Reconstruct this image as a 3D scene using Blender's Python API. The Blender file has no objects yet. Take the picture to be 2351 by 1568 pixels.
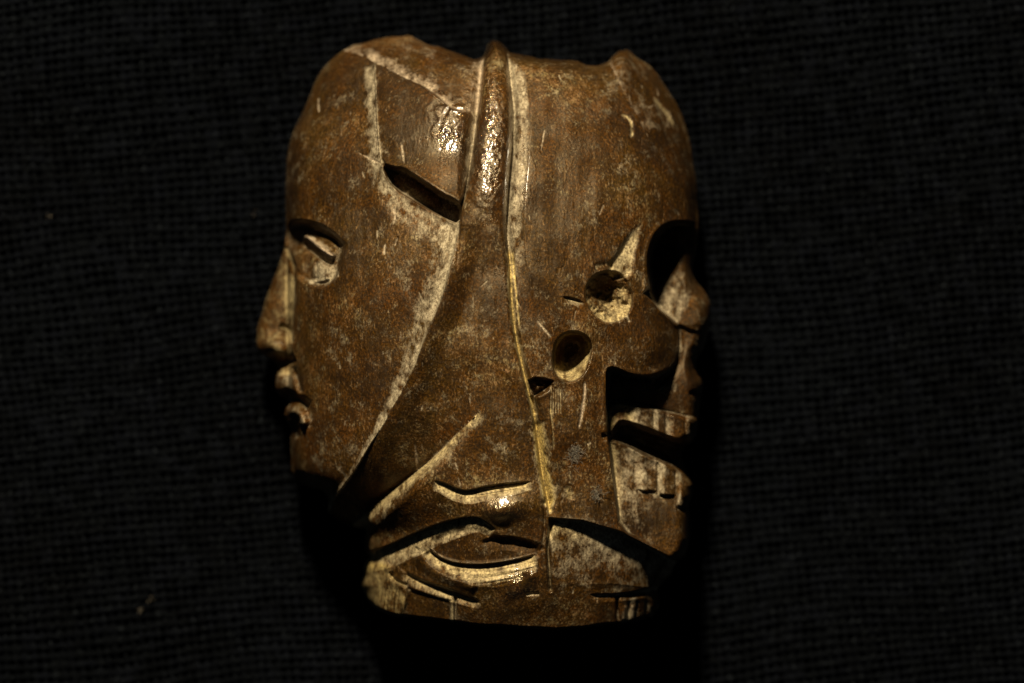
import bpy, math
import numpy as np
from mathutils import Vector

rng = np.random.default_rng(11)
S = 5.0e-5                 # metres per design unit (the head is about 7 cm tall)
CU, CV = 1175.5, 784.0     # design coordinates above the middle of the cloth
ZMID = 150.0               # height of the head's widest plane above the cloth
f32 = np.float32
sc = bpy.context.scene
COL = sc.collection

# ------------------------------------------------------------------ camera, world, lamp
REFZ = (ZMID + 150) * S
DIST = 0.90
cam = bpy.data.cameras.new('camera')
cam.sensor_width = 36.0
cam.lens = 36.0 * DIST / (2351 * S)
cam.clip_start = 0.01
cam.clip_end = 20
cam.dof.use_dof = True
cam.dof.focus_distance = DIST - (440 - 170) * S
cam.dof.aperture_fstop = 13.0
co = bpy.data.objects.new('camera', cam)
co.location = (0, 0, REFZ + DIST)
COL.objects.link(co)
sc.camera = co

w = bpy.data.worlds.new('World')
sc.world = w
w.use_nodes = True
w.node_tree.nodes['Background'].inputs[0].default_value = (0.55, 0.75, 1.0, 1)
w.node_tree.nodes['Background'].inputs[1].default_value = 0.02

def lamp(name, loc, target, size, power, color):
    l = bpy.data.lights.new(name, 'AREA')
    l.shape = 'DISK'
    l.size = size
    l.energy = power
    l.color = color
    o = bpy.data.objects.new(name, l)
    o.location = loc
    o.rotation_euler = (Vector(target) - Vector(loc)).to_track_quat('-Z', 'Y').to_euler()
    COL.objects.link(o)
    return o
lamp('lamp', (-0.060, 0.410, 0.490), (0, 0, 0.02), 0.055, 10.6, (1.0, 0.87, 0.64))

sc.view_settings.view_transform = 'Standard'
sc.view_settings.look = 'None'
sc.view_settings.exposure = 0.0
sc.view_settings.gamma = 1.0
sc.render.resolution_x = 1024
sc.render.resolution_y = 683
sc.render.engine = 'CYCLES'

# ------------------------------------------------------------------ design grid
STEP = 1.25
U0, U1, V0, V1 = 560.0, 1665.0, 60.0, 1475.0
gu = np.arange(U0, U1, STEP, dtype=f32)
gv = np.arange(V0, V1, STEP, dtype=f32)
NU, NV = len(gu), len(gv)
GU, GV = np.meshgrid(gu, gv)

def chaikin(p, closed, n=1):
    p = np.asarray(p, float)
    for _ in range(n):
        q = np.roll(p, -1, 0) if closed else p[1:]
        a = p if closed else p[:-1]
        r = np.empty((len(a) * 2, 2))
        r[0::2] = a * .75 + q * .25
        r[1::2] = a * .25 + q * .75
        if not closed:
            r = np.vstack([p[:1], r, p[-1:]])
        p = r
    return p

def seg_dist(X, Y, pts, closed):
    """distance to a polyline, signed side (+ = to the right of travel in u,v), t along it"""
    p = np.asarray(pts, float)
    q = np.roll(p, -1, 0) if closed else p[1:]
    a = p if closed else p[:-1]
    L = np.hypot(*(q - a).T)
    cum = np.concatenate([[0], np.cumsum(L)])
    best = np.full(X.shape, 1e9, f32)
    side = np.zeros(X.shape, f32)
    tt = np.zeros(X.shape, f32)
    for i in range(len(a)):
        ax, ay = a[i]
        dx, dy = q[i] - a[i]
        if L[i] < 1e-6:
            continue
        t = np.clip(((X - ax) * dx + (Y - ay) * dy) / (L[i] ** 2), 0, 1)
        ex = X - ax - t * dx
        ey = Y - ay - t * dy
        d = ex * ex + ey * ey
        m = d < best - 1e-4
        best = np.where(m, d, best)
        side = np.where(m, dx * (Y - ay) - dy * (X - ax), side)
        tt = np.where(m, (cum[i] + t * L[i]) / cum[-1], tt)
    return np.sqrt(best), np.sign(side), tt

def inside(X, Y, pts):
    p = np.asarray(pts, float)
    q = np.roll(p, -1, 0)
    r = np.zeros(X.shape, bool)
    for (ax, ay), (bx, by) in zip(p, q):
        if ay == by:
            continue
        c = ((ay > Y) != (by > Y)) & (X < (bx - ax) * (Y - ay) / (by - ay) + ax)
        r ^= c
    return r

def box(pts, pad):
    p = np.asarray(pts, float)
    i0 = max(int((p[:, 0].min() - pad - U0) / STEP), 0)
    i1 = min(int((p[:, 0].max() + pad - U0) / STEP) + 2, NU)
    j0 = max(int((p[:, 1].min() - pad - V0) / STEP), 0)
    j1 = min(int((p[:, 1].max() + pad - V0) / STEP) + 2, NV)
    return slice(j0, j1), slice(i0, i1)

def ss(a, b, x):
    t = np.clip((x - a) / (b - a), 0, 1)
    return t * t * (3 - 2 * t)

def noise(cell_u, cell_v, seed, shape=None, X=None, Y=None):
    r = np.random.default_rng(seed)
    X = GU if X is None else X
    Y = GV if Y is None else Y
    a = (X - U0 + 2000) / cell_u
    b = (Y - V0 + 2000) / cell_v
    n1, n2 = int(a.max()) + 3, int(b.max()) + 3
    g = r.random((n2, n1)).astype(f32) * 2 - 1
    i = a.astype(int); j = b.astype(int)
    fa = a - i; fb = b - j
    fa = fa * fa * (3 - 2 * fa); fb = fb * fb * (3 - 2 * fb)
    return ((g[j, i] * (1 - fa) + g[j, i + 1] * fa) * (1 - fb)
            + (g[j + 1, i] * (1 - fa) + g[j + 1, i + 1] * fa) * fb).astype(f32)

def blur(a, n):
    k = np.exp(-np.linspace(-2, 2, 2 * n + 1) ** 2); k /= k.sum()
    p = np.pad(a, n, mode='edge')
    o = sum(k[i] * p[:, i:i + a.shape[1]] for i in range(2 * n + 1))
    return sum(k[i] * o[i:i + a.shape[0], :] for i in range(2 * n + 1)).astype(f32)

# ------------------------------------------------------------------ outline of the head
OUT = [(787,109),(806,100),(828,94),(872,83),(916,77),(940,75),(957,85),(981,98),(1010,104),(1039,118),
 (1071,126),(1092,134),(1107,130),(1113,116),(1118,104),(1124,93),(1134,87),(1147,91),(1159,104),(1166,115),
 (1194,120),(1224,126),(1259,134),(1320,134),(1338,142),(1352,147),(1376,147),(1402,137),(1411,119),(1429,109),
 (1452,115),(1475,134),(1511,163),(1531,192),(1554,233),(1575,274),(1585,309),(1595,362),(1603,426),(1607,505),
 (1606,550),(1598,590),(1592,618),(1601,648),(1622,669),(1634,692),(1635,736),(1628,774),(1619,804),(1606,815),
 (1601,838),(1607,860),(1616,873),(1617,899),(1610,914),(1609,957),(1604,998),(1595,1019),(1572,1024),(1566,1050),
 (1575,1080),(1588,1098),(1592,1120),(1590,1148),(1582,1162),(1585,1177),(1587,1187),(1588,1246),(1574,1284),
 (1552,1296),(1546,1316),(1528,1339),(1512,1352),(1512,1366),(1520,1380),(1514,1401),(1496,1421),(1441,1433),
 (1382,1437),(1324,1445),(1271,1449),(1248,1448),(1175,1442),(1087,1436),(1029,1429),(941,1421),(888,1414),
 (847,1392),(830,1357),(827,1334),(835,1298),(852,1280),(840,1274),(835,1266),(834,1246),(840,1215),(820,1216),(780,1202),
 (748,1182),(752,1160),(741,1126),(700,1121),(667,1098),(662,1060),(664,1001),(668,985),(656,968),(648,950),
 (650,938),(662,925),(650,914),(634,906),(629,899),(629,870),(632,838),(622,829),(603,820),(586,803),(583,782),(585,765),
 (591,736),(609,683),(632,619),(645,578),(651,560),(653,505),(653,397),(656,339),(670,295),(694,248),(723,178),(741,145)]
OUTS = chaikin(OUT, True, 2)
OUTS = OUTS + np.stack([np.convolve(rng.normal(0, 1.5, len(OUTS) + 2), [.3, .5, .3], 'valid') for _ in (0, 1)], 1)

# coarse signed distance everywhere, exact near the outline (negative inside)
cs = 5.0
cu = np.arange(U0 - 5, U1 + 10, cs, dtype=f32); cv = np.arange(V0 - 5, V1 + 10, cs, dtype=f32)
XU, XV = np.meshgrid(cu, cv)
dc, _, _ = seg_dist(XU, XV, OUTS, True)
fi = (GU - cu[0]) / cs; fj = (GV - cv[0]) / cs
i0 = fi.astype(int); j0 = fj.astype(int); fi -= i0; fj -= j0
D = ((dc[j0, i0] * (1 - fi) + dc[j0, i0 + 1] * fi) * (1 - fj) + (dc[j0 + 1, i0] * (1 - fi) + dc[j0 + 1, i0 + 1] * fi) * fj)
near = D < 10
d2, _, _ = seg_dist(GU[near], GV[near], OUTS, True)
D[near] = d2
INS = inside(GU, GV, OUTS)
DE = np.where(INS, D, 0).astype(f32)          # depth inside the outline

# ------------------------------------------------------------------ body
def curve(x, xs, ys):
    return np.interp(x, xs, ys).astype(f32)
vv = gv
xl = curve(vv, [60,110,180,250,300,400,600,1000,1090,1150,1210,1300,1475], [775,760,718,688,666,650,648,655,662,720,800,822,826])
xr = curve(vv, [60,110,160,230,310,430,600,900,1290,1330,1475], [1480,1490,1520,1556,1586,1606,1610,1608,1596,1560,1530])
k = np.exp(-np.linspace(-2, 2, 81) ** 2); k /= k.sum()
xl = np.convolve(np.pad(xl, 40, mode='edge'), k, 'valid').astype(f32)
xr = np.convolve(np.pad(xr, 40, mode='edge'), k, 'valid').astype(f32)
xc = (xl + xr) / 2; hw = (xr - xl) / 2
sx = np.clip(np.abs((GU - xc[:, None]) / hw[:, None]), 0, 0.985)
X_ = (1 - sx ** 2.05) ** 0.5
tv = GV - 760
ty = np.where(tv < 0, -tv / 710, tv / 880)
Y_ = (1 - np.clip(ty, 0, 0.985) ** 2.2) ** 0.4545
HM = 470.0
H = (HM * X_ * Y_).astype(f32)
H -= (.0011 * np.clip(GV - 930, 0, 230) ** 2 * (1 - ss(700, 900, GU))).astype(f32)      # the jaw of the left face curves under
H -= (.0012 * np.clip(GV - 1120, 0, 230) ** 2 * ss(1420, 1560, GU)).astype(f32)

DUST_LIT = np.zeros_like(H); YEL = np.zeros_like(H); GLO = np.zeros_like(H); PINK = np.zeros_like(H)  # the pale dust map also carries painted brightness of some lit faces
LAB = np.zeros(H.shape, np.int16)

# ------------------------------------------------------------------ carving tools
def region(pts, w=4.0, n=1):
    """soft mask of a closed region and its signed depth (positive inside)"""
    p = chaikin(pts, True, n)
    b = box(p, 30)
    d, _, _ = seg_dist(GU[b], GV[b], p, True)
    s = np.where(inside(GU[b], GV[b], p), d, -d)
    return b, ss(-w, w, s), s

def add(pts, dh, w=4.0, n=1, dust=0, yel=0):
    b, m, s = region(pts, w, n)
    H[b] += dh * m
    DUST_LIT[b] += dust * m; YEL[b] += yel * m

def bump(u, v, ru, rv, h, rot=0.0, p=2.0, dust=0, glo=0):
    c, s = math.cos(rot), math.sin(rot)
    R = max(ru, rv) * 2.2
    b = box([(u - R, v - R), (u + R, v + R)], 0)
    a = ((GU[b] - u) * c + (GV[b] - v) * s) / ru
    e = (-(GU[b] - u) * s + (GV[b] - v) * c) / rv
    g = np.exp(-(a * a + e * e) ** (p / 2))
    H[b] += h * g
    DUST_LIT[b] += dust * g; GLO[b] += glo * g

def notch(pts, depth, wu, wd, n=2, taper=0.08, dust=0.0, yel=0.0, ends=(1, 1)):
    """a cut: falls over wu before the line, climbs back over wd behind it (behind = right-hand of travel)"""
    p = chaikin(pts, False, n)
    wm = np.max(wd) if np.ndim(wd) else wd
    b = box(p, wm + wu + 6)
    d, sd, t = seg_dist(GU[b], GV[b], p, False)
    s = d * np.where(sd == 0, 1, sd)
    if np.ndim(depth):
        dep = np.interp(t, np.linspace(0, 1, len(depth)), depth).astype(f32)
    else:
        dep = depth
    if np.ndim(wd):
        wd = np.interp(t, np.linspace(0, 1, len(wd)), wd).astype(f32)
    tp = np.ones_like(t)
    if ends[0]: tp = tp * ss(0, taper, t)
    if ends[1]: tp = tp * ss(0, taper, 1 - t)
    f = np.where(s < 0, ss(-wu, 0, s), 1 - np.clip(s / wd, 0, 1) ** 0.85)
    H[b] -= dep * f * tp
    g = np.where(s < -1, 0, np.clip(1.15 - s / wd, 0, 1)) * tp
    g = np.where((s > wd), 0, g)
    DUST_LIT[b] += dust * np.sqrt(g); YEL[b] += yel * np.sqrt(g)

def groove(pts, depth, wid, n=1, dust=0.0, yel=0.0, taper=0.1, pink=0.0):
    p = chaikin(pts, False, n)
    b = box(p, wid * 3)
    d, sd, t = seg_dist(GU[b], GV[b], p, False)
    g = np.exp(-(d / wid) ** 2) * ss(0, taper, t) * ss(0, taper, 1 - t)
    if taper == 0: g = np.exp(-(d / wid) ** 2)
    H[b] -= depth * g
    DUST_LIT[b] += dust * g; YEL[b] += yel * g; PINK[b] += pink * g

def label(pts, k, n=1):
    p = chaikin(pts, True, n)
    b = box(p, 2)
    m = inside(GU[b], GV[b], p)
    L = LAB[b]; L[m] = k

# ------------------------------------------------------------------ the main lines
L1 = [(860,146),(863,200),(865,250),(870,320),(876,372),(884,402),(900,424)]
L1b = [(1056,520),(1047,570),(1036,620),(1018,680),(1000,725),(984,762),(968,805),(952,845),(930,888),(900,940),(876,985),(852,1020),(822,1072),(792,1112),(768,1142),(748,1182)]
RL = np.array([(1134,60),(1118,104),(1107,165),(1099,245),(1090,320),(1080,395),(1064,470),(1056,520)])   # left border of the ridge
RR = np.array([(1134,60),(1163,110),(1170,180),(1177,245),(1176,330),(1167,430),(1161,520),(1165,570),(1170,620),(1171,700),(1180,770),(1198,850),(1214,900)])
CP = [tuple(p) for p in RL[1:]] + L1b[1:] + [(820,1216),(846,1200),(850,1170),(880,1146),(940,1096),(1000,1046),(1060,986),(1112,932)] + [(1224,930)] + [tuple(p) for p in RR[:0:-1]]
D1 = [(740,1262),(800,1212),(848,1172),(880,1146),(940,1096),(1000,1046),(1060,986),(1086,960),(1112,930)]

# --- left face: fillet climbing to the edge of the ridge (pale, dusty)
def side_fillet(pts, h, wl, hr, wr, dust=0.5, taper0=0.0, taper1=0.0, yel=0.0):
    p = chaikin(pts, False, 2)
    b = box(p, max(np.max(wl), wr) + 6)
    d, sd, t = seg_dist(GU[b], GV[b], p, False)
    h = np.interp(t, np.linspace(0, 1, len(h)), h).astype(f32)
    wl = np.interp(t, np.linspace(0, 1, len(wl)), wl).astype(f32)
    tp = np.ones_like(t)
    if taper0: tp *= ss(0, taper0, t)
    if taper1: tp *= ss(0, taper1, 1 - t)
    right = sd > 0                      # travelling down: left side of the picture is to the right-hand
    a = np.clip(1 - d / wl, 0, 1)
    c = np.clip(1 - d / wr, 0, 1)
    H[b] += np.where(right, h * a ** 1.7, h * ss(0, 1, c) * hr) * tp
    g = np.where(right, a ** 0.8, np.exp(-(d / 1.8) ** 2)) * tp
    DUST_LIT[b] += dust * g; YEL[b] += yel * g

side_fillet(L1, [16, 24, 24, 18, 8], [26, 28, 28, 34, 40], 0.0, 10, 0.85, 0.04, 0)
side_fillet(L1b, [30, 36, 34, 30, 24, 18, 14, 10, 6], [70, 62, 52, 44, 34, 20, 12, 9, 8], 1.0, 60, 0.75, 0, 0.02)

# --- central ridge: round cord at the top, broadening to a flat neck
lx = np.interp(GV, RL[:, 1], RL[:, 0]); rx = np.interp(GV, RR[:, 1], RR[:, 0])
q = np.clip((GU - lx) / np.maximum(rx - lx, 1), -1, 2)
top_m = 1 - ss(440, 640, GV)
prof = np.sqrt(np.clip(1 - (2 * q - 1) ** 2, 0, 1))
H += (prof * (52 * top_m) * ((q > 0) & (q < 1))).astype(f32)
# recesses on both sides of the cord
g = np.exp(-((GU - lx + 4) / 9) ** 2) * (1 - ss(400, 480, GV)) + np.exp(-((GU - rx - 3) / 8) ** 2) * (1 - ss(560, 640, GV)) * ss(110, 160, GV)
H -= (12 * g).astype(f32)
# neck level
b, m, s = region(CP, 3)
H[b] += 14 * m * ss(480, 620, GV[b]) * (1 - ss(780, 925, GV[b]))
# pale slope climbing from the cord to the cranium
g = np.clip(1 - (GU - rx) / (42), 0, 1) * (GU > rx) * ss(120, 220, GV) * (1 - ss(560, 680, GV))
H -= (26 * g).astype(f32)
gd = ss(0, .25, g) * 1.0
DUST_LIT += (0.58 * gd * (1 - 0.5 * ss(480, 600, GV))).astype(f32)
g = np.clip(1 - (lx - GU) / 26, 0, 1) * (GU < lx) * ss(120, 170, GV) * (1 - ss(380, 480, GV))
H -= (10 * g).astype(f32); DUST_LIT += (0.35 * g).astype(f32)

# --- crown: everything above this line falls away to the top of the head
T1 = [(785,112),(830,128),(870,150),(930,182),(975,202),(1010,228),(1050,262),(1086,262)]
CROWN = [(785,112),(830,128),(870,150),(930,182),(975,202),(1010,228),(1050,262),(1096,262),(1112,130),(1100,40),(780,40)]
b, m, s = region(CROWN, 2, 0)
fd = 1 - ss(970, 1075, GU[b])
H[b] -= 0.60 * np.clip(s, 0, 90) * m * (0.5 + 0.5 * ss(780, 900, GU[b])) * (.25 + .75 * fd)
DUST_LIT[b] += (np.clip(1 - s / 30, 0, 1) * m * 0.62 + .06 * m) * (.2 + .8 * fd) + .3 * m * ss(1060, 1105, GU[b]) * ss(120, 160, GV[b])
PINK[b] += 0.45 * m
# --- temple panel between the face and the cord
BP = [(866,150),(930,184),(975,204),(1010,230),(1050,264),(1094,262),(1088,330),(1078,400),(1062,474),(1044,462),(1020,452),(985,428),(955,408),(930,390),(905,388),(884,378),(874,340),(868,260)]
b, m, s = region(BP, 2.5, 1)
X, Y = GU[b], GV[b]
H[b] += m * (2 + 24 * ss(870, 1010, X) * ss(150, 230, Y) * (1 - .8 * ss(1050, 1088, X)) + 26 * ss(350, 430, Y) * (1 - .5 * ss(1050, 1088, X)) - 5 * (1 - ss(868, 890, X)))
bump(1034, 280, 44, 60, 10, 0.25, 2.2)
# the hollow under the panel where its shadow falls
TR = [(884,382),(905,390),(930,392),(955,410),(985,430),(1020,454),(1044,464),(1060,476),(1056,520),(1030,508),(990,486),(950,462),(916,440),(896,420)]
add(TR, -60, 4)
b, m, s = region([(900,424),(950,462),(1000,490),(1056,520),(1046,572),(1000,560),(930,520),(880,470),(890,440)], 14, 1)
DUST_LIT[b] += 0.40 * m; H[b] -= 5 * m

# ------------------------------------------------------------------ left face
# eye
EYEH = [(655,512),(700,508),(745,522),(778,548),(790,572),(786,600),(776,640),(748,662),(705,650),(672,622),(655,585)]
b, m, s = region(EYEH, 8, 2)
H[b] -= m * (24 + 14 * (1 - ss(560, 640, GV[b])))
bump(690, 548, 46, 28, -40, 0.3, 3)
groove([(652,515),(690,516),(730,530),(760,546),(785,562),(800,575)], 16, 8, 2)
# upper lid roll
groove([(692,540),(712,548),(740,572),(764,588),(778,590)], -32, 8, 2, dust=1.0, pink=.5, taper=.12)
bump(672, 545, 26, 34, -26)
notch([(690,560),(712,574),(740,596),(768,612)][::-1], 16, 4, 12, 2, .2)
groove([(700,566),(735,590),(768,612)], 8, 5, 1)
bump(744, 622, 25, 26, 18, 0.2, 3, dust=.8)
groove([(708,648),(735,647),(765,640)], -5, 5, 1, dust=.8)
groove([(728,600),(731,630),(728,648)], 5, 2.5, 1)
bump(706, 612, 10, 26, -16, 0, 2)
# nose
NOSE = [(652,560),(676,600),(678,640),(676,700),(672,760),(668,800),(674,830),(668,868),(600,850),(570,820),(565,770),(600,660),(640,570)]
b, m, s = region(NOSE, 6, 1)
H[b] -= m * 34
DUST_LIT[b] += m * 0.12; YEL[b] += m * .5
groove([(676,590),(680,650),(676,720),(672,760)], 5, 6, 1, taper=.12)
groove([(667,620),(666,680),(660,740)], -12, 10, 1, dust=.8, taper=.2)
bump(640, 795, 30, 26, 36, 0.1, 3, dust=.2)
groove([(636,748),(655,752),(668,762),(672,790)], 16, 6, 2)
bump(610, 790, 26, 24, 10)
groove([(618,836),(640,838),(662,832),(680,822)], 40, 8, 1, taper=.1)
# lips
groove([(640,905),(662,915),(690,918),(712,935)], 46, 11, 2, taper=.05)
bump(652, 872, 22, 30, 16, 0, 3, dust=.35)
groove([(672,840),(684,870),(692,905)], 22, 7, 1)
groove([(654,950),(672,940),(692,952),(702,980)], -30, 10, 2, dust=.45, taper=.15)
groove([(655,975),(672,985),(688,1010)], 22, 9, 1, taper=.2)
groove([(706,925),(716,955),(714,990)], 12, 8, 1, taper=.2)
bump(720, 1075, 60, 50, 8)
# cheek softness
bump(820, 640, 120, 130, 10, 0, 2)
bump(770, 800, 90, 160, 10, 0.1, 2)
# chin of the face ends above the neck
b, m, s = region([(640,1124),(741,1127),(768,1142),(748,1182),(740,1260),(620,1240)], 6, 1)
H[b] -= 60 * m
bump(830, 480, 60, 130, -8, -0.3)

# ------------------------------------------------------------------ the neck's lower end falls towards the mask
p = chaikin(D1, False, 2)
b = box([(640, 700), (1400, 1420)], 0)
d, sd, t = seg_dist(GU[b], GV[b], p, False)
above = (sd < 0)
cm = inside(GU[b], GV[b], chaikin(CP, True, 1))
# along the diagonal, less near its upper end
amp = (1 - ss(900, 1125, GU[b])).astype(f32)
H[b] -= np.where(above & cm, 108 * amp * np.clip(1 - d / 145, 0, 1) ** 1.7, 0)
below = ~above & ~cm
H[b] -= np.where(below, 0, 0)
gl = np.clip(1 - d / np.interp(t, [0, .5, 1], [44, 36, 26]), 0, 1)
lower = (~above) & (t > 0.001) & (t < .999)
H[b] += np.where(lower, amp * (12 * np.exp(-(d / 70) ** 2) - 88 * gl ** 2), 0)
DUST_LIT[b] += np.where(lower, .95 * gl ** 1.5 * ss(0, .1, 1 - t), 0)
YEL[b] += np.where(lower, .55 * gl, 0)
# the gap between neck and mask at far left

# ------------------------------------------------------------------ groove from the cord down past the jaw (yellow dust)
GR = [(1164,560),(1170,620),(1172,690),(1178,760),(1192,830),(1208,890),(1222,945),(1234,1010),(1240,1070),(1252,1130),(1264,1184)]
notch(GR[::-1][:0] or [(1172,640),(1176,700),(1184,770),(1198,840),(1214,905),(1228,960),(1236,1020),(1242,1075),(1254,1130),(1264,1184)][::-1],
      [14,22,26,26,20,12,8,6], 6, [20,24,26,24,16,12,10,8], 2, .06, 0.0)
groove([(1166,570),(1172,640),(1174,700),(1182,765),(1196,830),(1212,890),(1226,950),(1236,1020),(1244,1080),(1256,1140),(1264,1182)], 9, 7.5, 2, dust=.7, yel=.9, taper=.03)
groove([(1232,960),(1240,1010),(1246,1060),(1256,1110),(1262,1160)], 9, 15, 2, dust=1.0, yel=1.0, taper=.08)
groove([(1176,570),(1182,640),(1188,710),(1194,760)], 4, 2.6, 1, dust=.6, yel=.8)
groove([(1222,905),(1226,930),(1228,950)], 12, 5, 1)
groove([(1264,1180),(1262,1215),(1256,1245),(1260,1290),(1263,1355)], 16, 4, 2, yel=.3, taper=.05)
groove([(1248,1140),(1250,1200),(1244,1262)], 6, 4, 1)

# ------------------------------------------------------------------ skull: cranium
R1 = [(1402,150),(1425,205),(1455,255),(1490,330),(1520,380),(1540,430)]
p = chaikin(R1, False, 2)
b = box([(1380, 80), (1640, 560)], 0)
d, sd, t = seg_dist(GU[b], GV[b], p, False)
rt = (sd < 0)
H[b] -= np.where(rt, 0.42 * np.clip(d - 3, 0, 55), 0) * (1 - ss(.7, 1, t))
g = np.where(rt, np.clip(1 - d / 42, 0, 1), 0) * (1 - .75 * ss(.4, 1, t))
DUST_LIT[b] += .24 * g; PINK[b] += .5 * g
groove([(1495,215),(1520,245),(1545,280),(1562,302)], 6, 7, 1, dust=.5, yel=.4, taper=.25)
bump(1432, 150, 26, 30, 16, 0, 2, dust=.22)
groove([(1404,140),(1390,175),(1400,220)], 12, 16, 1)
for (uu, v1, hh, rr) in [(1270,200,6,40),(1385,230,7,26),(1300,330,5,60),(1440,420,5,50),(1250,470,-5,40),(1380,500,5,60),(1230,260,-4,30)]:
    bump(uu, v1, rr, rr * 1.3, hh)
groove([(1415,265),(1440,270),(1450,292),(1448,328)], 5, 4, 2, dust=.6, yel=.5, taper=.2)
# cut at the temple and the round hole below it
b, m, s = region([(1469,513),(1464,545),(1452,585),(1446,640),(1400,640),(1392,618),(1415,585),(1440,545)], 7, 1)
H[b] -= m * np.clip(2 + (1472 - GU[b]) * .28 , 0, 15)
DUST_LIT[b] += .75 * m; YEL[b] += .3 * m  # lit wall of the cut painted pale
O1 = [(1395,622),(1424,630),(1444,655),(1450,690),(1442,722),(1420,738),(1395,744),(1370,735),(1350,712),(1340,685),(1344,655),(1364,632)]
b, m, s = region(O1, 4, 2)
H[b] -= m * (10 + 72 * np.clip(s / 50, 0, 1) + 4 * noise(6, 6, 77)[b] + 6 * noise(14, 10, 78)[b])
bump(1376, 664, 26, 24, -26)
DUST_LIT[b] += m * .5 * ss(640, 730, GV[b] + .6 * (GU[b] - 1395)) ; YEL[b] += m * .5  # light on the hole's lower right is painted in as pale colour
notch([(1340,700),(1318,688),(1286,684)][::-1], 12, 4, 14, 2, .3, dust=.5, yel=.3)
groove([(1425,700),(1440,735),(1443,742)], 6, 4, 1, dust=.5)
groove([(1362,618),(1385,610),(1405,612)], 8, 8, 1, dust=.2, yel=.3)
# lower round hole
O2 = [(1306,762),(1332,764),(1350,778),(1356,800),(1348,838),(1334,862),(1312,876),(1290,872),(1272,856),(1268,825),(1272,790),(1286,770)]
b, m, s = region(O2, 4, 2)
H[b] -= m * (50 + 56 * ss(0, 26, s) - 34 * ss(0, 45, (GU[b] - 1318) * .8 + (GV[b] - 824)))
bump(1300, 800, 28, 36, -30)
DUST_LIT[b] += m * .6 * ss(0, 40, (GU[b] - 1290) * .6 + (GV[b] - 810)) ; YEL[b] += m * .6  # pale crescent painted where light reaches into the hole
# notch between skull and jaw
b, m, s = region([(1213,872),(1228,866),(1250,868),(1268,874),(1250,893),(1226,908),(1217,892)], 3, 0)
H[b] -= (26 + 7 * noise(7, 6, 79)[b]) * m
groove([(1224,906),(1248,896),(1266,878)], 12, 5, 1)

# cheekbone and below it the sunken upper jaw
MX = [(1470,668),(1496,690),(1512,708),(1532,722),(1554,738),(1558,762),(1556,802),(1542,838),(1515,856),(1482,864),(1445,860),(1418,848),(1396,842),(1390,860),(1393,1000),(1402,1030),(1470,1040),(1620,1110),(1700,1000),(1700,600),(1620,600),(1560,610)]
bump(1492, 792, 52, 44, 16, 0, 2.2)
bump(1400, 790, 60, 22, -6, 0, 2)
# eye socket
O3 = [(1486,618),(1490,572),(1506,536),(1530,516),(1562,510),(1604,512),(1640,520),(1670,620),(1680,752),(1600,766),(1557,746),(1532,724),(1508,704),(1494,670)]
b, m, s = region(MX, 3.5, 1)
tg = 216 - .34 * (GU[b] - 1480) - .0005 * np.clip(GU[b] - 1500, 0, 200) ** 2
H[b] += m * (tg - H[b])
b, m, s = region(O3, 6, 2)
tg = np.interp(GV[b], [520, 560, 610, 680, 745], [96, 90, 114, 148, 194]) - .45 * np.clip(1560 - GU[b], 0, 60) - .7 * np.clip(GU[b] - 1575, 0, 60)
H[b] += m * (tg - H[b])
b2, m2, s2 = region([(1500,692),(1552,616),(1576,630),(1582,700),(1558,742),(1530,725)], 9, 1)
DUST_LIT[b2] += m2 * .26; H[b2] += m2 * 3 * noise(12, 16, 81)[b2]  # brightness of the lit wedge in the socket put into the colour
# nose bone
bump(1606, 716, 30, 48, 22, -0.1, 2)
bump(1576, 640, 14, 24, 12, 0.2, 2)
groove([(1577,672),(1579,700),(1576,722)], 7, 5, 1, taper=.4)
groove([(1598,740),(1600,780),(1590,815)], 3, 5, 1, dust=.2, pink=.3)
groove([(1620,905),(1600,900),(1580,905)], 9, 5, 1)
# maxilla rounding
bump(1570, 880, 50, 60, 18, 0, 2)
groove([(1555,740),(1562,800),(1545,850),(1500,890)], 12, 10, 2)
# upper teeth
UT = [(1393,926),(1420,922),(1450,924),(1485,932),(1530,944),(1580,956),(1620,968),(1620,1030),(1580,1018),(1530,1002),(1480,984),(1440,968),(1425,964),(1410,978),(1404,1000),(1394,1005)]
notch([(1393,922),(1430,918),(1480,930),(1540,946),(1585,958),(1612,972)], 12, 4, 9, 2, .05)
b, m, s = region(UT, 3, 1)
H[b] += m * (24 + 5 * ss(0, 5, s)); DUST_LIT[b] += (.34 * (1 - .6 * ss(1480, 1530, GU[b]))) * m; YEL[b] += m * (.75 * (1 - ss(1420, 1470, GU[b])))
def teeth(pts, xs, h, dust=.55):
    b, m, s_ = region(pts, 3, 0)
    x = GU[b] + .8 * noise(9, 14, 90)[b]
    k_ = np.clip(np.searchsorted(xs, x) - 1, 0, len(xs) - 2)
    x0 = np.array(xs, f32)[k_]; x1 = np.array(xs, f32)[k_ + 1]
    f = (x - x0) / (x1 - x0)
    saw = np.where(f < .38, ss(0, .38, f), 1 - .55 * ((f - .38) / .62) ** 1.5)
    H[b] += m * (h * saw - 5 * np.exp(-((x - x1) / 2.2) ** 2) - 3 * np.exp(-((x - x0) / 2.2) ** 2))
    DUST_LIT[b] += m * (dust * .6 * ss(0, .12, f) * (1 - ss(.25, .65, f)) - .10)  # lit left flank of each tooth painted paler, together with some dust
teeth([(1440,930),(1530,944),(1580,956),(1625,970),(1625,1030),(1573,1018),(1527,1003),(1440,968)], [1440,1499,1527,1572,1607,1640], 9)
# mouth gap
MG = [(1404,1008),(1412,984),(1428,964),(1470,976),(1530,1000),(1575,1015),(1640,1030),(1640,1105),(1590,1092),(1540,1068),(1490,1046),(1440,1022)]
b, m, s = region(MG, 3.5, 1)
H[b] -= m * (40 + 50 * ss(0, 22, s))
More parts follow.
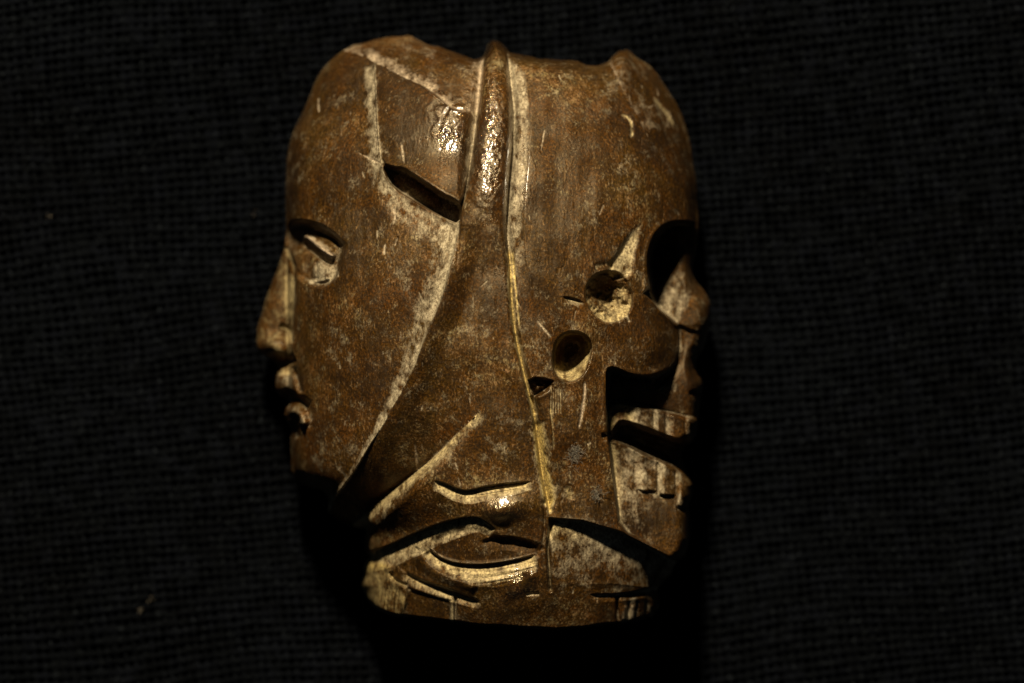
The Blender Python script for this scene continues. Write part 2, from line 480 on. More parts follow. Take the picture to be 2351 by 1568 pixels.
# lower jaw body and teeth
LJ = [(1396,1004),(1440,1022),(1490,1048),(1540,1070),(1600,1098),(1640,1130),(1640,1320),(1560,1296),(1500,1262),(1420,1208),(1414,1150),(1408,1100),(1400,1040)]
b, m, s = region(LJ, 4, 1)
tg = 280 - .50 * (GU[b] - 1420) - .0012 * np.clip(GU[b] - 1520, 0, 200) ** 2 - .00006 * (GV[b] - 1120) ** 2 + 34 * ss(1060, 1200, GV[b])
H[b] += m * (tg - H[b])
DUST_LIT[b] += m * .36 * (1 - ss(1100, 1240, GV[b] + (GU[b] - 1420) * .35)); YEL[b] += m * .5 * (1 - ss(1400, 1440, GU[b]))
teeth([(1455,1034),(1508,1058),(1550,1078),(1604,1104),(1604,1162),(1550,1162),(1550,1136),(1508,1132),(1455,1120)], [1455,1508,1550,1592,1620], 11)
notch([(1484,1124),(1506,1128)], 10, 4, 9, 1, .2)
notch([(1512,1134),(1530,1138),(1548,1136)], 18, 4, 9, 1, .15, dust=.2)
notch([(1552,1160),(1572,1166),(1596,1162)], 22, 4, 10, 1, .12, dust=.2)
groove([(1455,1120),(1462,1180),(1464,1230)], -3, 5, 1, dust=.1, taper=.3)
# jaw branch
bump(1335, 960, 40, 110, 8, 0, 3)
groove([(1340,870),(1340,900),(1334,945),(1325,985)], 4, 3.5, 1, dust=.7, pink=.5)
groove([(1262,930),(1268,980),(1270,1030)], 3, 3, 1, dust=.3, yel=.5)
for i in range(5):
    groove([(1264 + i * 5, 882 + i * 2), (1262 + i * 6, 950)], 3, 1.6, 1, dust=.35, yel=.3)
bump(1305, 1040, 34, 30, -12); bump(1290, 1075, 30, 16, -6)
groove([(1378,1000),(1395,996),(1402,992)], 16, 6, 1)
bump(1300, 1130, 30, 50, -8, 0, 2, dust=.1)
groove([(1300,1105),(1306,1130),(1304,1150)], 4, 8, 1, dust=.35, yel=.6, taper=.3)
bump(1395, 1075, 16, 80, 8, 0, 3)

# ------------------------------------------------------------------ throat panel under the jaw
TH = [(1262,1184),(1336,1190),(1420,1216),(1500,1258),(1570,1296),(1640,1330),(1560,1350),(1420,1364),(1350,1362),(1300,1360),(1264,1358)]
p = chaikin([(1262,1183),(1336,1192),(1420,1218),(1500,1260),(1570,1300)], False, 1)
b, m, s = region(TH, 2.5, 0)
d, sd, t = seg_dist(GU[b], GV[b], p, False)
dep = np.interp(t, [0, .15, .5, 1], [12, 24, 48, 70]).astype(f32)
H[b] -= m * dep * np.clip(1 - (d - 4) / np.interp(t, [0, .4, 1], [150, 130, 60]), 0, 1) ** 0.9
DUST_LIT[b] += m * (.50 * (1 - ss(0, 120, d)) + .10); YEL[b] += m * .5 * (1 - ss(0, 90, d)) * (1 - ss(.1, .4, t))
notch([(1540,1344),(1500,1352),(1420,1362),(1350,1361)][::-1], [4, 9, 20, 30], 5, 15, 1, .08, dust=.25)
groove([(1415,1362),(1416,1380),(1417,1432)], 12, 4, 1, taper=.02)
b, m, s = region([(1418,1372),(1530,1366),(1530,1440),(1418,1440)], 4, 0)
DUST_LIT[b] += .22 * m
for uu in (1442, 1462, 1484, 1503):
    groove([(uu, 1376), (uu - 1, 1430)], 6, 3, 1, taper=.1)
for uu in (1432, 1452, 1494, 1512):
    groove([(uu, 1384), (uu - 1, 1424)], -4, 5, 1, taper=.2, dust=.3, pink=.2)

# ------------------------------------------------------------------ mask at the lower middle
MASK = [(850,1170),(880,1146),(940,1096),(1000,1046),(1060,986),(1112,932),(1222,930),(1236,1050),(1262,1180),(1256,1240),(1262,1300),(1262,1460),(820,1460),(810,1300),(836,1240)]
# lines worn into the side of the neck
bump(1180, 1150, 80, 40, 12, 0, 2)
notch([(995,1100),(1024,1106),(1052,1120),(1076,1124),(1120,1112),(1170,1106),(1222,1102)], [8,11,15,16,14,11,7], 4, [20,26,30,29,25,16], 2, .08, dust=.95, yel=.55)  # the dust colour also paints the lit ledge brighter
groove([(1085,1127),(1130,1118),(1180,1112),(1212,1110)], 3, 1.8, 1)
groove([(1095,1134),(1140,1126),(1200,1116)], 2.5, 1.6, 1)
bump(1150, 1160, 60, 24, 10, -.05, 2.4)
bump(1148, 1172, 34, 20, 12, -.05, 2, dust=-.6)
# upper cut with its cast shadow
notch([(832,1278),(862,1266),(905,1248),(950,1226),(1000,1204),(1045,1190),(1085,1183),(1112,1190),(1138,1214)], [26,28,28,27,26,24,22,16,8], 6, [40,44,46,46,44,42,38,30,20], 2, .03, dust=.8, yel=.4, ends=(0, 1))
b, m, s = region([(1000,1226),(1085,1200),(1135,1222),(1160,1236),(1230,1240),(1246,1262),(1200,1280),(1100,1290),(1040,1288),(985,1262)], 10, 1)
H[b] -= 10 * m
# upper lip shadow line
notch([(1098,1246),(1130,1234),(1165,1230),(1205,1238),(1238,1252)], [4,9,12,10,4], 10, 26, 2, .15)
# mouth slit and lower lip
notch([(984,1252),(996,1268),(1020,1282),(1052,1291),(1100,1293),(1150,1288),(1200,1278),(1232,1268)], [12,17,20,21,20,18,10], 5, [20,28,38,48,54,48,32], 2, .06, dust=.95, yel=.55)
bump(1140, 1320, 100, 34, 9, -.05, 2.4)
b, m, s_ = region([(1000,1294),(1060,1302),(1120,1304),(1190,1290),(1232,1276),(1222,1310),(1180,1338),(1110,1346),(1040,1326)], 10, 1)
yw = GV[b] + .12 * (GU[b] - 1130) + .0009 * (GU[b] - 1120) ** 2
H[b] += m * 1.9 * noise(70, 4.2, 71, X=GU[b] + 0, Y=(yw + 6).astype(f32)); DUST_LIT[b] -= .35 * m * ss(.1, .7, noise(50, 5, 72, X=GU[b] + 0, Y=yw.astype(f32)))
bump(1188, 1348, 38, 18, 8, -.45, 2, dust=-.9)
bump(1195, 1385, 60, 24, 6, -.2, 2)
bump(1216, 1312, 14, 18, 7, -.5, 2, dust=-.6)
# side of the lip, left
groove([(958,1262),(972,1290),(1000,1312),(1050,1330),(1100,1345)], -8, 14, 2)
notch([(925,1312),(960,1330),(1000,1344),(1045,1358),(1075,1368),(1108,1382)], [8,10,13,14,13,6], 10, [16,18,20,20,18,14], 2, .1, dust=.6, yel=.5)
groove([(898,1308),(902,1324),(920,1336),(940,1340)], 12, 4, 2)
groove([(962,1250),(940,1290),(925,1310)], 5, 10, 1)
# corner blocks
groove([(1047,1364),(1047,1390),(1046,1430)], 10, 3, 1, taper=.02)
groove([(1040,1372),(1040,1400),(1039,1424)], -4, 5, 1, dust=.7, yel=.3, taper=.08)
b, m, s = region([(945,1350),(1036,1374),(1034,1430),(930,1424)], 5, 0)
H[b] -= 7 * m; DUST_LIT[b] -= .15 * m
groove([(940,1342),(938,1380),(925,1416)], 5, 5, 1)
b, m, s = region([(830,1290),(900,1290),(905,1325),(940,1342),(936,1385),(915,1440),(830,1440),(800,1340)], 8, 1)
DUST_LIT[b] += .34 * m; YEL[b] += .65 * m
H[b] += 8 * m
for i in range(9):
    x0 = 862 + i * 8
    groove([(x0 + 6, 1345), (x0 + 2, 1380), (x0 - 2, 1412)], 2.5, 1.5, 1, dust=.12)
groove([(1205,1358),(1228,1356),(1240,1358)], 3, 4, 1, dust=.6, yel=.5)

# ------------------------------------------------------------------ deepen the carving a little
dh = H - blur(blur(H, 14), 14)
H += (np.clip(dh, -22, 22) * (.22 + .26 * ss(1040, 1140, GV)) * ss(6, 40, DE)).astype(f32)
# ------------------------------------------------------------------ worn relief everywhere
H += 3.2 * noise(60, 80, 1) + 1.1 * noise(24, 40, 2)
H += 0.38 * noise(9, 18, 3) + 0.30 * noise(4, 9, 4)
tool = noise(13, 90, 5)
H += 0.8 * tool
swirl = ss(0, 1, np.exp(-(((GU - 1040) / 60) ** 2 + ((GV - 270) / 70) ** 2)))
rr = np.hypot(GU - 1075, (GV - 310) * .8)
H += (swirl * (1.3 * np.sin(rr / 3.6 + 2.5 * noise(22, 22, 6)) + 1.1 * noise(7, 7, 7))).astype(f32)
cordn = ((q > .05) & (q < .95) & (GV < 560))
H += (np.where(cordn, 1.3 * noise(9, 12, 8) + .8 * noise(5, 6, 9), 0) * (1 - ss(420, 558, GV))).astype(f32)
for i in range(70):     # fine dark cracks along the grain
    a = rng.uniform(680, 1570); c = rng.uniform(150, 1400)
    ln = rng.uniform(20, 70); ang = rng.normal(math.pi / 2, .12)
    groove([(a, c), (a + ln * .5 * math.cos(ang) + rng.normal(0, 1.5), c + ln * .5), (a + ln * math.cos(ang), c + ln * math.sin(ang))], rng.uniform(.8, 2.2), rng.uniform(1.0, 1.6), 0, dust=-.15, taper=.3)
for i in range(150):     # short scratches and pits
    a = rng.uniform(680, 1560); c = rng.uniform(170, 1400)
    ln = rng.uniform(6, 34); ang = rng.normal(math.pi / 2, .35)
    groove([(a, c), (a + ln * math.cos(ang), c + ln * math.sin(ang))], rng.uniform(.5, 2.4), rng.uniform(1.2, 2.2), 0, dust=rng.uniform(.1, .55), pink=rng.uniform(0, .5), taper=.3)
for pts in [[(905,478),(912,500),(906,520)],[(918,545),(910,570)],[(888,560),(886,590)],[(1250,300),(1240,360)],[(1385,470),(1372,500)],
            [(820,352),(850,366),(880,382)],[(733,220),(730,240),(734,262)],[(925,330),(930,372),(934,388)],[(955,1010),(962,1080)],[(1230,735),(1250,758),(1266,778)]]:
    groove(pts, 2.6, 2.6, 1, dust=.6, pink=.4, taper=.2)

# rounding into the widest plane at the outline
H = blur(H, 1)
ER = 34 - 20 * ss(1360, 1400, GV)
edge = np.sqrt(np.clip(1 - (1 - np.clip(DE / ER, 0, 1)) ** 2, 0, 1))
H = np.maximum(H, 16)
H = (H * edge).astype(f32)

# dust settles where the surface is hollow, wears off where it stands out
Hs = blur(blur(H, 6), 6)
cav = np.clip((Hs - H) / 5.0, -1, 1)
Hl = blur(blur(blur(H, 12), 12), 12)
cav2 = np.clip((Hl - H) / 16.0, -1, 1)
DUST_LIT = DUST_LIT * (0.76 + 0.42 * noise(12, 18, 20) + 0.34 * noise(5, 9, 21)) + 0.22 * np.clip(cav, 0, 1) - .12 * np.clip(-cav - .3, 0, 1) + .10 * np.clip(cav2, 0, 1)
DUST_LIT += 0.10 * ss(.15, .8, noise(45, 60, 22)) + .07
DUST_LIT = np.clip(DUST_LIT, 0, 1).astype(f32)
YEL = np.clip(YEL, 0, 1); PINK = np.clip(PINK, 0, 1)
GLO = np.clip(-cav * .35 + .12 + .25 * noise(30, 40, 23), 0, .5)
def shine(u, v, ru, rv, a):
    global GLO
    GLO = np.clip(GLO + a * np.exp(-(((GU - u) / ru) ** 2 + ((GV - v) / rv) ** 2) ** 1.5), 0, 1)
shine(1125, 330, 40, 210, .85); shine(1036, 300, 62, 110, .8); shine(1195, 380, 24, 140, .5)
shine(1150, 1160, 70, 34, .95); shine(1190, 1335, 66, 44, .95)

# ------------------------------------------------------------------ which carved part each spot belongs to
names = {}
def part(k, name, pts, parent, lab=None, n=1):
    names[k] = (name, parent, lab)
    if pts is not None:
        label(pts, k, n)
part(0, 'face', None, None)
part(1, 'crown', CROWN + [(700, 40), (740, 100)], None, None, 0)
label([(1160,50),(1160,118),(1400,150),(1405,60)], 0)
LAB[(LAB == 0) & (GU > RR[0, 0])] = 5
part(2, 'temple_panel', BP, None)
part(5, 'skull', [(1160,60),(1700,40),(1700,1010),(1393,1000),(1393,870),(1262,880),(1216,905)] + [tuple(p_) for p_ in RR[:1:-1]], None, None, 0)
part(3, 'ridge', CP + [], None, None, 0)
label([tuple(p_) for p_ in RL[1:]] + [(1056,540),(1164,560)] + [tuple(p_) for p_ in RR[6:0:-1]] + [(1134,60)], 3, 0)
part(6, 'jawbone', [(1216,905),(1262,880),(1290,874),(1340,868),(1393,842),(1393,925),(1403,1000),(1470,1036),(1600,1092),(1680,1130),(1680,1330),(1570,1298),(1500,1258),(1420,1216),(1336,1190),(1264,1184),(1240,1060)], None, None, 0)
part(4, 'lower_face', MASK, None, None, 0)
part(7, 'throat_panel', [(1262,1184),(1336,1190),(1420,1216),(1500,1258),(1570,1298),(1680,1340),(1680,1480),(1262,1480)], None, None, 0)
part(8, 'eye', [(690,535),(720,540),(785,590),(776,640),(748,656),(700,650),(690,600)], 0)
part(9, 'nose', NOSE, 0)
part(10, 'upper_lip', [(615,838),(676,838),(692,905),(690,918),(660,918),(610,905)], 0)
part(11, 'lower_lip', [(640,930),(672,930),(708,950),(706,990),(688,1000),(640,975)], 0)
part(12, 'eye_socket', O3, 5)
part(13, 'temple_hole', O1, 5)
part(14, 'cheek_hole', O2, 5)
part(15, 'nose_bone', [(1580,650),(1640,650),(1660,780),(1610,806),(1578,760)], 5)
kk = 20
for q4 in [[(1496,936),(1531,946),(1530,1003),(1496,990)],[(1531,946),(1573,957),(1573,1018),(1531,1003)],[(1573,957),(1625,972),(1625,1030),(1573,1018)],[(1470,930),(1496,936),(1496,990),(1470,980)]]:
    part(kk, 'tooth', q4, 5, None, 0); kk += 1
for q4 in [[(1482,1046),(1510,1060),(1510,1130),(1482,1122)],[(1510,1060),(1549,1076),(1549,1136),(1510,1134)],[(1549,1076),(1610,1100),(1610,1162),(1549,1162)],[(1450,1034),(1482,1046),(1482,1122),(1454,1116)]]:
    part(kk, 'tooth', q4, 6, None, 0); kk += 1
part(30, 'upper_lip', [(1040,1212),(1085,1196),(1138,1218),(1238,1246),(1238,1266),(1150,1286),(1050,1290),(1000,1270)], 4)
part(31, 'lower_lip', [(984,1262),(1020,1284),(1052,1293),(1100,1295),(1200,1280),(1238,1268),(1222,1320),(1180,1352),(1120,1352),(1040,1325),(985,1290)], 4)

# ------------------------------------------------------------------ materials
def N(nt, t, **kw):
    n = nt.nodes.new(t)
    for a_, v_ in kw.items():
        setattr(n, a_, v_)
    return n
def mixc(nt, fac, a, b_, mode='MIX'):
    n = N(nt, 'ShaderNodeMix', data_type='RGBA', blend_type=mode)
    for sock, val in ((n.inputs[0], fac), (n.inputs[6], a), (n.inputs[7], b_)):
        if hasattr(val, 'links') or isinstance(val, bpy.types.NodeSocket):
            nt.links.new(val, sock)
        else:
            sock.default_value = val if not isinstance(val, tuple) else (*val, 1)
    return n.outputs[2]
def mth(nt, op, a, b_=None, c=None, clamp=False):
    n = N(nt, 'ShaderNodeMath', operation=op, use_clamp=clamp)
    for s_, val in zip(n.inputs, (a, b_, c)):
        if val is None: continue
        if isinstance(val, bpy.types.NodeSocket): nt.links.new(val, s_)
        else: s_.default_value = val
    return n.outputs[0]
def nz(nt, vec, scale, detail=4, rough=.6, dist=0):
    n = N(nt, 'ShaderNodeTexNoise')
    n.inputs['Scale'].default_value = scale; n.inputs['Detail'].default_value = detail
    n.inputs['Roughness'].default_value = rough; n.inputs['Distortion'].default_value = dist
    nt.links.new(vec, n.inputs['Vector'])
    return n.outputs['Fac']
def ramp(nt, v, a, b_):
    n = N(nt, 'ShaderNodeMapRange'); n.clamp = True
    nt.links.new(v, n.inputs['Value'])
    n.inputs['From Min'].default_value = a; n.inputs['From Max'].default_value = b_
    return n.outputs['Result']

mat = bpy.data.materials.new('carved_boxwood'); mat.use_nodes = True
nt = mat.node_tree; P = nt.nodes['Principled BSDF']
tc = N(nt, 'ShaderNodeTexCoord').outputs['Object']
mp = N(nt, 'ShaderNodeMapping'); mp.inputs['Scale'].default_value = (1, .28, 1)
nt.links.new(tc, mp.inputs['Vector']); grain = mp.outputs['Vector']
at = N(nt, 'ShaderNodeAttribute', attribute_name='patina')
sep = N(nt, 'ShaderNodeSeparateColor'); nt.links.new(at.outputs['Color'], sep.inputs['Color'])
dust, yel, pink = sep.outputs[0], sep.outputs[1], sep.outputs[2]
glo = at.outputs['Alpha']
big = nz(nt, tc, 140, 5, .6, .4)
mid = nz(nt, tc, 620, 5, .65)
fine = nz(nt, tc, 3600, 3, .7)
gr = nz(nt, grain, 2600, 4, .7)
gr2 = nz(nt, grain, 900, 4, .6)
base = mixc(nt, ramp(nt, big, .35, .65), (.084, .0285, .0024), (.058, .0290, .0032))
base = mixc(nt, ramp(nt, mid, .38, .68), base, (.015, .0072, .002))
base = mixc(nt, mth(nt, 'MULTIPLY', ramp(nt, gr2, .5, .72), .5), base, (.115, .046, .009))
base = mixc(nt, mth(nt, 'MULTIPLY', ramp(nt, fine, .44, .60), .8), base, (.014, .007, .003))
tone = nz(nt, tc, 260, 5, .62, .5)
base = mixc(nt, mth(nt, 'MULTIPLY', ramp(nt, tone, .50, .66), .65), base, (.020, .0095, .003))
# pale flecks and worn grain
mp2 = N(nt, 'ShaderNodeMapping'); mp2.inputs['Scale'].default_value = (1, .14, 1); mp2.inputs['Rotation'].default_value = (0, 0, .06)
nt.links.new(tc, mp2.inputs['Vector'])
streak = nz(nt, mp2.outputs['Vector'], 2600, 5, .75)
fleck = nz(nt, tc, 1150, 8, .82, .3)
mp3 = N(nt, 'ShaderNodeMapping'); mp3.inputs['Scale'].default_value = (1, .6, 1)
nt.links.new(tc, mp3.inputs['Vector'])
grit = nz(nt, mp3.outputs['Vector'], 4200, 5, .8, 0)
region_ = nz(nt, tc, 75, 4, .6)
fcol = mixc(nt, ramp(nt, mid, .42, .6), (.33, .185, .085), (.26, .185, .07))
base = mixc(nt, mth(nt, 'MULTIPLY', ramp(nt, gr, .60, .70), .5), base, (.27, .16, .065))
base = mixc(nt, mth(nt, 'MULTIPLY', ramp(nt, streak, .59, .68), .36), base, (.22, .12, .042))
gt = mth(nt, 'ADD', grit, mth(nt, 'MULTIPLY', mth(nt, 'SUBTRACT', region_, .5), .55))
gt = mth(nt, 'ADD', gt, mth(nt, 'MULTIPLY', mth(nt, 'SUBTRACT', mid, .5), .25))
base = mixc(nt, mth(nt, 'MULTIPLY', ramp(nt, gt, .51, .40), .9), base, (.012, .006, .002))
base = mixc(nt, mth(nt, 'MULTIPLY', ramp(nt, gt, .575, .70), .55), base, fcol)
fl = mth(nt, 'ADD', fleck, mth(nt, 'MULTIPLY', mth(nt, 'SUBTRACT', region_, .5), .5))
base = mixc(nt, mth(nt, 'MULTIPLY', ramp(nt, fl, .60, .70), .55), base, fcol)
base = mixc(nt, mth(nt, 'MULTIPLY', ramp(nt, fl, .46, .34), .75), base, (.013, .007, .004))
pale = mixc(nt, yel, (.48, .395, .25), (.58, .42, .13))
pale = mixc(nt, mth(nt, 'MULTIPLY', pink, .8), pale, (.36, .22, .16))
pale = mixc(nt, mth(nt, 'MULTIPLY', ramp(nt, fine, .46, .60), .75), pale, (.075, .048, .024))
pale = mixc(nt, mth(nt, 'MULTIPLY', ramp(nt, fleck, .50, .36), .7), pale, (.05, .035, .02))
pale = mixc(nt, mth(nt, 'MULTIPLY', ramp(nt, grit, .52, .36), .7), pale, (.08, .054, .030))
dn = mth(nt, 'ADD', dust, mth(nt, 'MULTIPLY', mth(nt, 'SUBTRACT', mid, .5), 1.1))
dn = mth(nt, 'ADD', dn, mth(nt, 'MULTIPLY', mth(nt, 'SUBTRACT', fine, .5), .9))
dn = mth(nt, 'ADD', dn, mth(nt, 'MULTIPLY', mth(nt, 'SUBTRACT', grit, .5), .7))
df = mth(nt, 'MULTIPLY', ramp(nt, dn, .20, .74), .94)
nt.links.new(mixc(nt, df, base, pale), P.inputs['Base Color'])
P.inputs['Specular Tint'].default_value = (1.0, .80, .52, 1)
rg = mth(nt, 'ADD', .54, mth(nt, 'MULTIPLY', df, .22))
rg = mth(nt, 'ADD', rg, mth(nt, 'MULTIPLY', mth(nt, 'SUBTRACT', mid, .5), .5))
rg = mth(nt, 'SUBTRACT', rg, mth(nt, 'MULTIPLY', glo, .42), clamp=True)
nt.links.new(rg, P.inputs['Roughness'])
nt.links.new(mth(nt, 'ADD', .12, mth(nt, 'MULTIPLY', glo, .88)), P.inputs['Specular IOR Level'])
nt.links.new(mth(nt, 'MULTIPLY', ramp(nt, glo, .45, .9), .8), P.inputs['Coat Weight'])
P.inputs['Coat Roughness'].default_value = .13
bm_ = N(nt, 'ShaderNodeBump'); bm_.inputs['Strength'].default_value = .8; bm_.inputs['Distance'].default_value = .00011
hh_ = mth(nt, 'ADD', mth(nt, 'MULTIPLY', fine, .7), mth(nt, 'ADD', mth(nt, 'MULTIPLY', grit, .8), mth(nt, 'MULTIPLY', streak, .3)))
nt.links.new(hh_, bm_.inputs['Height']); nt.links.new(bm_.outputs['Normal'], P.inputs['Normal'])

cm_ = bpy.data.materials.new('black_cloth'); cm_.use_nodes = True
nt = cm_.node_tree; P = nt.nodes['Principled BSDF']
tc = N(nt, 'ShaderNodeTexCoord').outputs['Object']
f1 = nz(nt, tc, 45, 5, .65); f2 = nz(nt, tc, 2200, 3, .7); f3 = nz(nt, tc, 420, 3, .6)
c_ = mixc(nt, ramp(nt, f1, .35, .65), (.0002, .0003, .0005), (.0007, .0010, .0015))
c_ = mixc(nt, mth(nt, 'MULTIPLY', ramp(nt, f3, .45, .7), .6), c_, (.0018, .0022, .0036))
c_ = mixc(nt, mth(nt, 'MULTIPLY', ramp(nt, f2, .56, .70), .6), c_, (.011, .013, .015))
nt.links.new(c_, P.inputs['Base Color'])
P.inputs['Roughness'].default_value = .85
P.inputs['Specular IOR Level'].default_value = .03

lm = bpy.data.materials.new('grey_lint'); lm.use_nodes = True
P = lm.node_tree.nodes['Principled BSDF']
nt = lm.node_tree
tc = N(nt, 'ShaderNodeTexCoord').outputs['Object']
nt.links.new(mixc(nt, ramp(nt, nz(nt, tc, 4000, 3), .4, .6), (.045, .034, .022), (.17, .14, .095)), P.inputs['Base Color'])
P.inputs['Roughness'].default_value = .8

# ------------------------------------------------------------------ meshes
def mesh(name, co_, quads, m, parent=None, normals=None, colors=None, smooth=True):
    me = bpy.data.meshes.new(name)
    nv, nq = len(co_), len(quads); kq = quads.shape[1]
    me.vertices.add(nv); me.vertices.foreach_set('co', np.ascontiguousarray(co_, f32).ravel())
    me.loops.add(nq * kq); me.loops.foreach_set('vertex_index', np.ascontiguousarray(quads, np.int32).ravel())
    me.polygons.add(nq); me.polygons.foreach_set('loop_start', np.arange(0, nq * kq, kq, dtype=np.int32))
    me.update(calc_edges=True)
    me.polygons.foreach_set('use_smooth', np.full(nq, smooth))
    if colors is not None:
        a_ = me.attributes.new('patina', 'FLOAT_COLOR', 'POINT')
        a_.data.foreach_set('color', np.ascontiguousarray(colors, f32).ravel())
    if normals is not None:
        me.normals_split_custom_set_from_vertices(np.ascontiguousarray(normals, f32))
    me.materials.append(m)
    o = bpy.data.objects.new(name, me); COL.objects.link(o)
    if parent is not None: o.parent = parent
    return o

# move the first ring outside the outline onto it
gy, gx = np.gradient(np.where(INS, -D, D), STEP)
gn = np.maximum(np.hypot(gx, gy), 1e-3)
out = ~INS
PU = np.where(out, GU - D * gx / gn, GU); PV = np.where(out, GV - D * gy / gn, GV)
HZ = np.where(out, 0, H)
P3 = np.stack([(PU - CU) * S, (CV - PV) * S, (HZ + ZMID) * S], -1).reshape(-1, 3)
cell = INS[:-1, :-1] | INS[1:, :-1] | INS[:-1, 1:] | INS[1:, 1:]
jj, ii = np.nonzero(cell)
base_i = jj * NU + ii
Q = np.stack([base_i, base_i + NU, base_i + NU + 1, base_i + 1], -1)
# shading normals of the whole carving, so that the parts meet without seams
fn = np.cross(P3[Q[:, 2]] - P3[Q[:, 0]], P3[Q[:, 3]] - P3[Q[:, 1]])
VN = np.zeros((NU * NV, 3))
for c in range(4):
    for ax in range(3):
        VN[:, ax] += np.bincount(Q[:, c], fn[:, ax], NU * NV)
ln = np.linalg.norm(VN, axis=1, keepdims=True)
VN = np.where(ln > 0, VN / np.maximum(ln, 1e-20), (0, 0, 1))
PAT = np.stack([DUST_LIT, YEL, PINK, GLO], -1).reshape(-1, 4)
ql = LAB[jj, ii]

root = bpy.data.objects.new('carved_head', None)
root.location = (0, 0, 0); root.empty_display_size = .01
COL.objects.link(root)
root['label'] = 'brown carved wooden head, a living face on its left and a skull on its right'
root['category'] = 'carving'
objs = {}
for pass_ in (0, 1):
    for k_, (nm, par, lab) in names.items():
        if (par is None) != (pass_ == 0): continue
        qk = Q[ql == k_]
        if len(qk) == 0: continue
        used, inv = np.unique(qk, return_inverse=True)
        o = mesh(nm, P3[used], inv.reshape(-1, 4), mat, root if par is None else objs[par], VN[used], PAT[used])
        if lab: o['label'] = lab
        objs[k_] = o

# the back, lying on the cloth
bs = 6.0
bu = np.arange(U0, U1, bs); bv = np.arange(V0, V1, bs)
BU, BV = np.meshgrid(bu, bv)
di, _, _ = seg_dist(BU, BV, OUTS, True)
bi = inside(BU, BV, OUTS)
zz = -(ZMID - 2) * np.sqrt(np.clip(1 - (1 - np.clip(di / 150, 0, 1)) ** 2, 0, 1))
zz += 4 * noise(70, 80, 31, X=BU.astype(f32), Y=BV.astype(f32)) * np.clip(di / 60, 0, 1)
gy, gx = np.gradient(np.where(bi, -di, di), bs); gn = np.maximum(np.hypot(gx, gy), 1e-3)
bu_ = np.where(bi, BU, BU - di * gx / gn); bv_ = np.where(bi, BV, BV - di * gy / gn); zz = np.where(bi, zz, 0.5)
PB = np.stack([(bu_ - CU) * S, (CV - bv_) * S, (zz + ZMID) * S], -1).reshape(-1, 3)
bc = bi[:-1, :-1] | bi[1:, :-1] | bi[:-1, 1:] | bi[1:, 1:]
jb, ib = np.nonzero(bc); b0 = jb * len(bu) + ib
QB = np.stack([b0, b0 + 1, b0 + len(bu) + 1, b0 + len(bu)], -1)
used, inv = np.unique(QB, return_inverse=True)
pb = np.zeros((len(used), 4)); pb[:, 0] = .15
mesh('back', PB[used], inv.reshape(-1, 4), mat, root, None, pb)

# ------------------------------------------------------------------ black woven cloth
per = 21.0
st = 3.6
X0, X1, Y0, Y1 = -1500, 1500, -1100, 1100
far = np.arange(40, 5000, 40)
xs = np.concatenate([X0 - far[::-1], np.arange(X0, X1, st), X1 + far]).astype(f32)
ys = np.concatenate([Y0 - far[::-1], np.arange(Y0, Y1, st), Y1 + far]).astype(f32)
CX, CY = np.meshgrid(xs, ys)
def nzc(cu_, cv_, seed): return noise(cu_, cv_, seed, X=CX + U0 + 5200, Y=CY + V0 + 5200)
an = math.radians(-6)
wu = CX * math.cos(an) - CY * math.sin(an) + 9 * nzc(260, 200, 41) + 1.8 * nzc(30, 60, 42)
wv = CX * math.sin(an) + CY * math.cos(an) + 14 * nzc(330, 200, 43) + 1.8 * nzc(60, 30, 44)
iu = np.floor(wu / per); iv = np.floor(wv / per)
fu = wu / per - iu - .5; fv = wv / per - iv - .5
thick = 0.72 + .30 * nzc(24, 24, 45)
over = np.where((iu + iv) % 2 == 0, 1.0, -1.0)
su = np.cos(np.pi * fv) * over; sv = -np.cos(np.pi * fu) * over
ru = np.sqrt(np.clip(1 - (fu / (.46 * thick)) ** 2, 0, 1)); rv = np.sqrt(np.clip(1 - (fv / (.46 * thick)) ** 2, 0, 1))
hu = np.where(ru > 0, 5.0 * su + 6 * ru, -16); hv = np.where(rv > 0, 5.0 * sv + 6 * rv, -16)
wz = np.maximum(hu, hv) + 1.6 * nzc(6, 6, 46)
fold = 14 * nzc(520, 420, 47) + 5 * nzc(160, 140, 48)
rise = 46 * np.clip(np.hypot(CX / 900, CY / 900) - .75, 0, 1)
wz = np.where((CX < X0) | (CX > X1) | (CY < Y0) | (CY > Y1), 4, wz)
flat = 1 - np.exp(-((CX / 560) ** 4 + (CY / 720) ** 4))
CZ = (wz - 8 + fold * flat + rise).astype(f32)
PC = np.stack([CX * S, CY * S, CZ * S], -1).reshape(-1, 3)
n1, n2 = len(xs), len(ys)
J, I = np.meshgrid(np.arange(n2 - 1), np.arange(n1 - 1), indexing='ij')
c0 = (J * n1 + I).ravel()
QC = np.stack([c0, c0 + 1, c0 + n1 + 1, c0 + n1], -1)
cl = mesh('cloth', PC, QC, cm_)
cl['label'] = 'black coarsely woven cloth lying under the carved head'
cl['category'] = 'cloth'

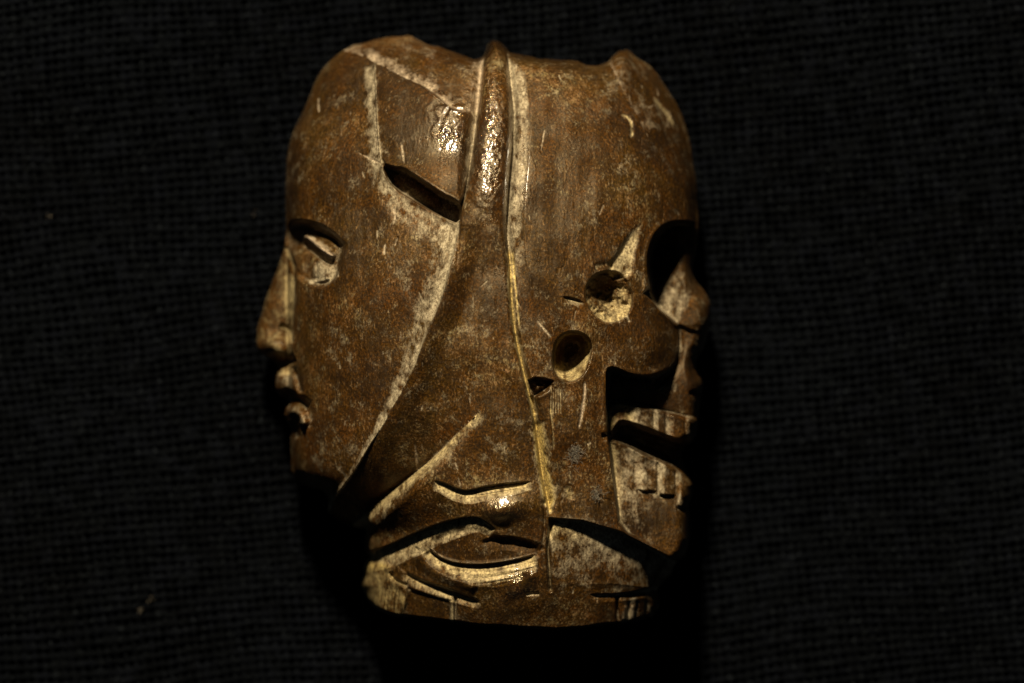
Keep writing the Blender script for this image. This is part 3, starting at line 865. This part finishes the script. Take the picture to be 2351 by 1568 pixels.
# ------------------------------------------------------------------ lint
def fibres(name, u, v, z, spread, count, length, rad, seed, flat=.35, curl=1.0, extra=None):
    r = np.random.default_rng(seed)
    V, F = [], []
    def tube(pts, ra):
        n = len(pts)
        base = len(V)
        for i in range(n):
            t = pts[min(i + 1, n - 1)] - pts[max(i - 1, 0)]
            t = t / (np.linalg.norm(t) + 1e-9)
            a = np.cross(t, (0.3, .5, .8)); a /= np.linalg.norm(a) + 1e-9
            c = np.cross(t, a)
            for k_ in range(3):
                an_ = k_ * 2.0944
                V.append(pts[i] + ra * (a * math.cos(an_) + c * math.sin(an_)))
        for i in range(n - 1):
            for k_ in range(3):
                a_ = base + i * 3 + k_; b_ = base + i * 3 + (k_ + 1) % 3
                F.append((a_, b_, b_ + 3, a_ + 3))
    for _ in range(count):
        p_ = r.normal(0, 1, 3) * (spread[0], spread[1], spread[2])
        d_ = r.normal(0, 1, 3) * (1, 1, flat); d_ /= np.linalg.norm(d_)
        pts = []
        for i in range(9):
            pts.append(p_.copy()); p_ = p_ + d_ * length / 9
            d_ = d_ + r.normal(0, .35 * curl, 3) * (1, 1, flat); d_ /= np.linalg.norm(d_)
        tube(np.array(pts), rad * r.uniform(.6, 1.3))
    if extra:
        for e in extra:
            tube(chaik3(np.array(e, float)), rad * 1.2)
    V_ = np.array(V) * S
    o = mesh(name, V_, np.array(F), lm)
    o.location = ((u - CU) * S, (CV - v) * S, z * S)
    return o
def chaik3(p_):
    for _ in range(2):
        r_ = [p_[0]]
        for a_, b_ in zip(p_[:-1], p_[1:]):
            r_ += [a_ * .75 + b_ * .25, a_ * .25 + b_ * .75]
        p_ = np.array(r_ + [p_[-1]])
    return p_
def hz(u, v):
    return float(H[int((v - V0) / STEP), int((u - U0) / STEP)]) + ZMID
t_ = fibres('lint_tuft', 1316, 1036, hz(1316, 1036) + 4, (8, 12, 3), 170, 20, .38, 5, .3, 1.4,
       [[(-12,10,2),(-26,13,3),(-42,12,3),(-49,2,3),(-44,-8,3),(-30,-13,3),(-14,-12,2)]])
t_['label'] = 'grey tuft of lint with one curled hair, stuck on the jaw'; t_['category'] = 'lint'
t_ = fibres('lint_tuft', 1364, 1130, hz(1364, 1130) + 3, (7, 7, 2), 90, 14, .5, 6, .3, 1.4)
t_['label'] = 'small pale lint speck low on the jaw, below the bigger tuft'; t_['category'] = 'lint'
def cz(u, v):
    i = int(((u - CU) - X0) / st) + len(far); j = int(((CV - v) - Y0) / st) + len(far)
    return float(CZ[max(j - 2, 0):j + 3, max(i - 2, 0):i + 3].max())
for i, (u, v, r_, lab) in enumerate([
    (98, 490, 4.5, 'blurred pale lint speck on the cloth near the left edge'),
    (575, 485, 6.0, 'faint lint speck on the cloth left of the face\'s forehead'),
    (333, 1384, 4.5, 'elongated lint speck on the cloth at lower left'),
    (310, 1411, 3.4, 'brightest tiny lint speck on the cloth at lower left')]):
    o = fibres('lint_speck', u, v, cz(u, v) + 2, (r_ * (1.3 if i == 2 else .8), r_ * .7, 1), (7, 4, 9, 12)[i], 5, .42, 60 + i, .3, 1.4)
    o['label'] = lab; o['category'] = 'lint'; o['group'] = 'lint specks on the black cloth'
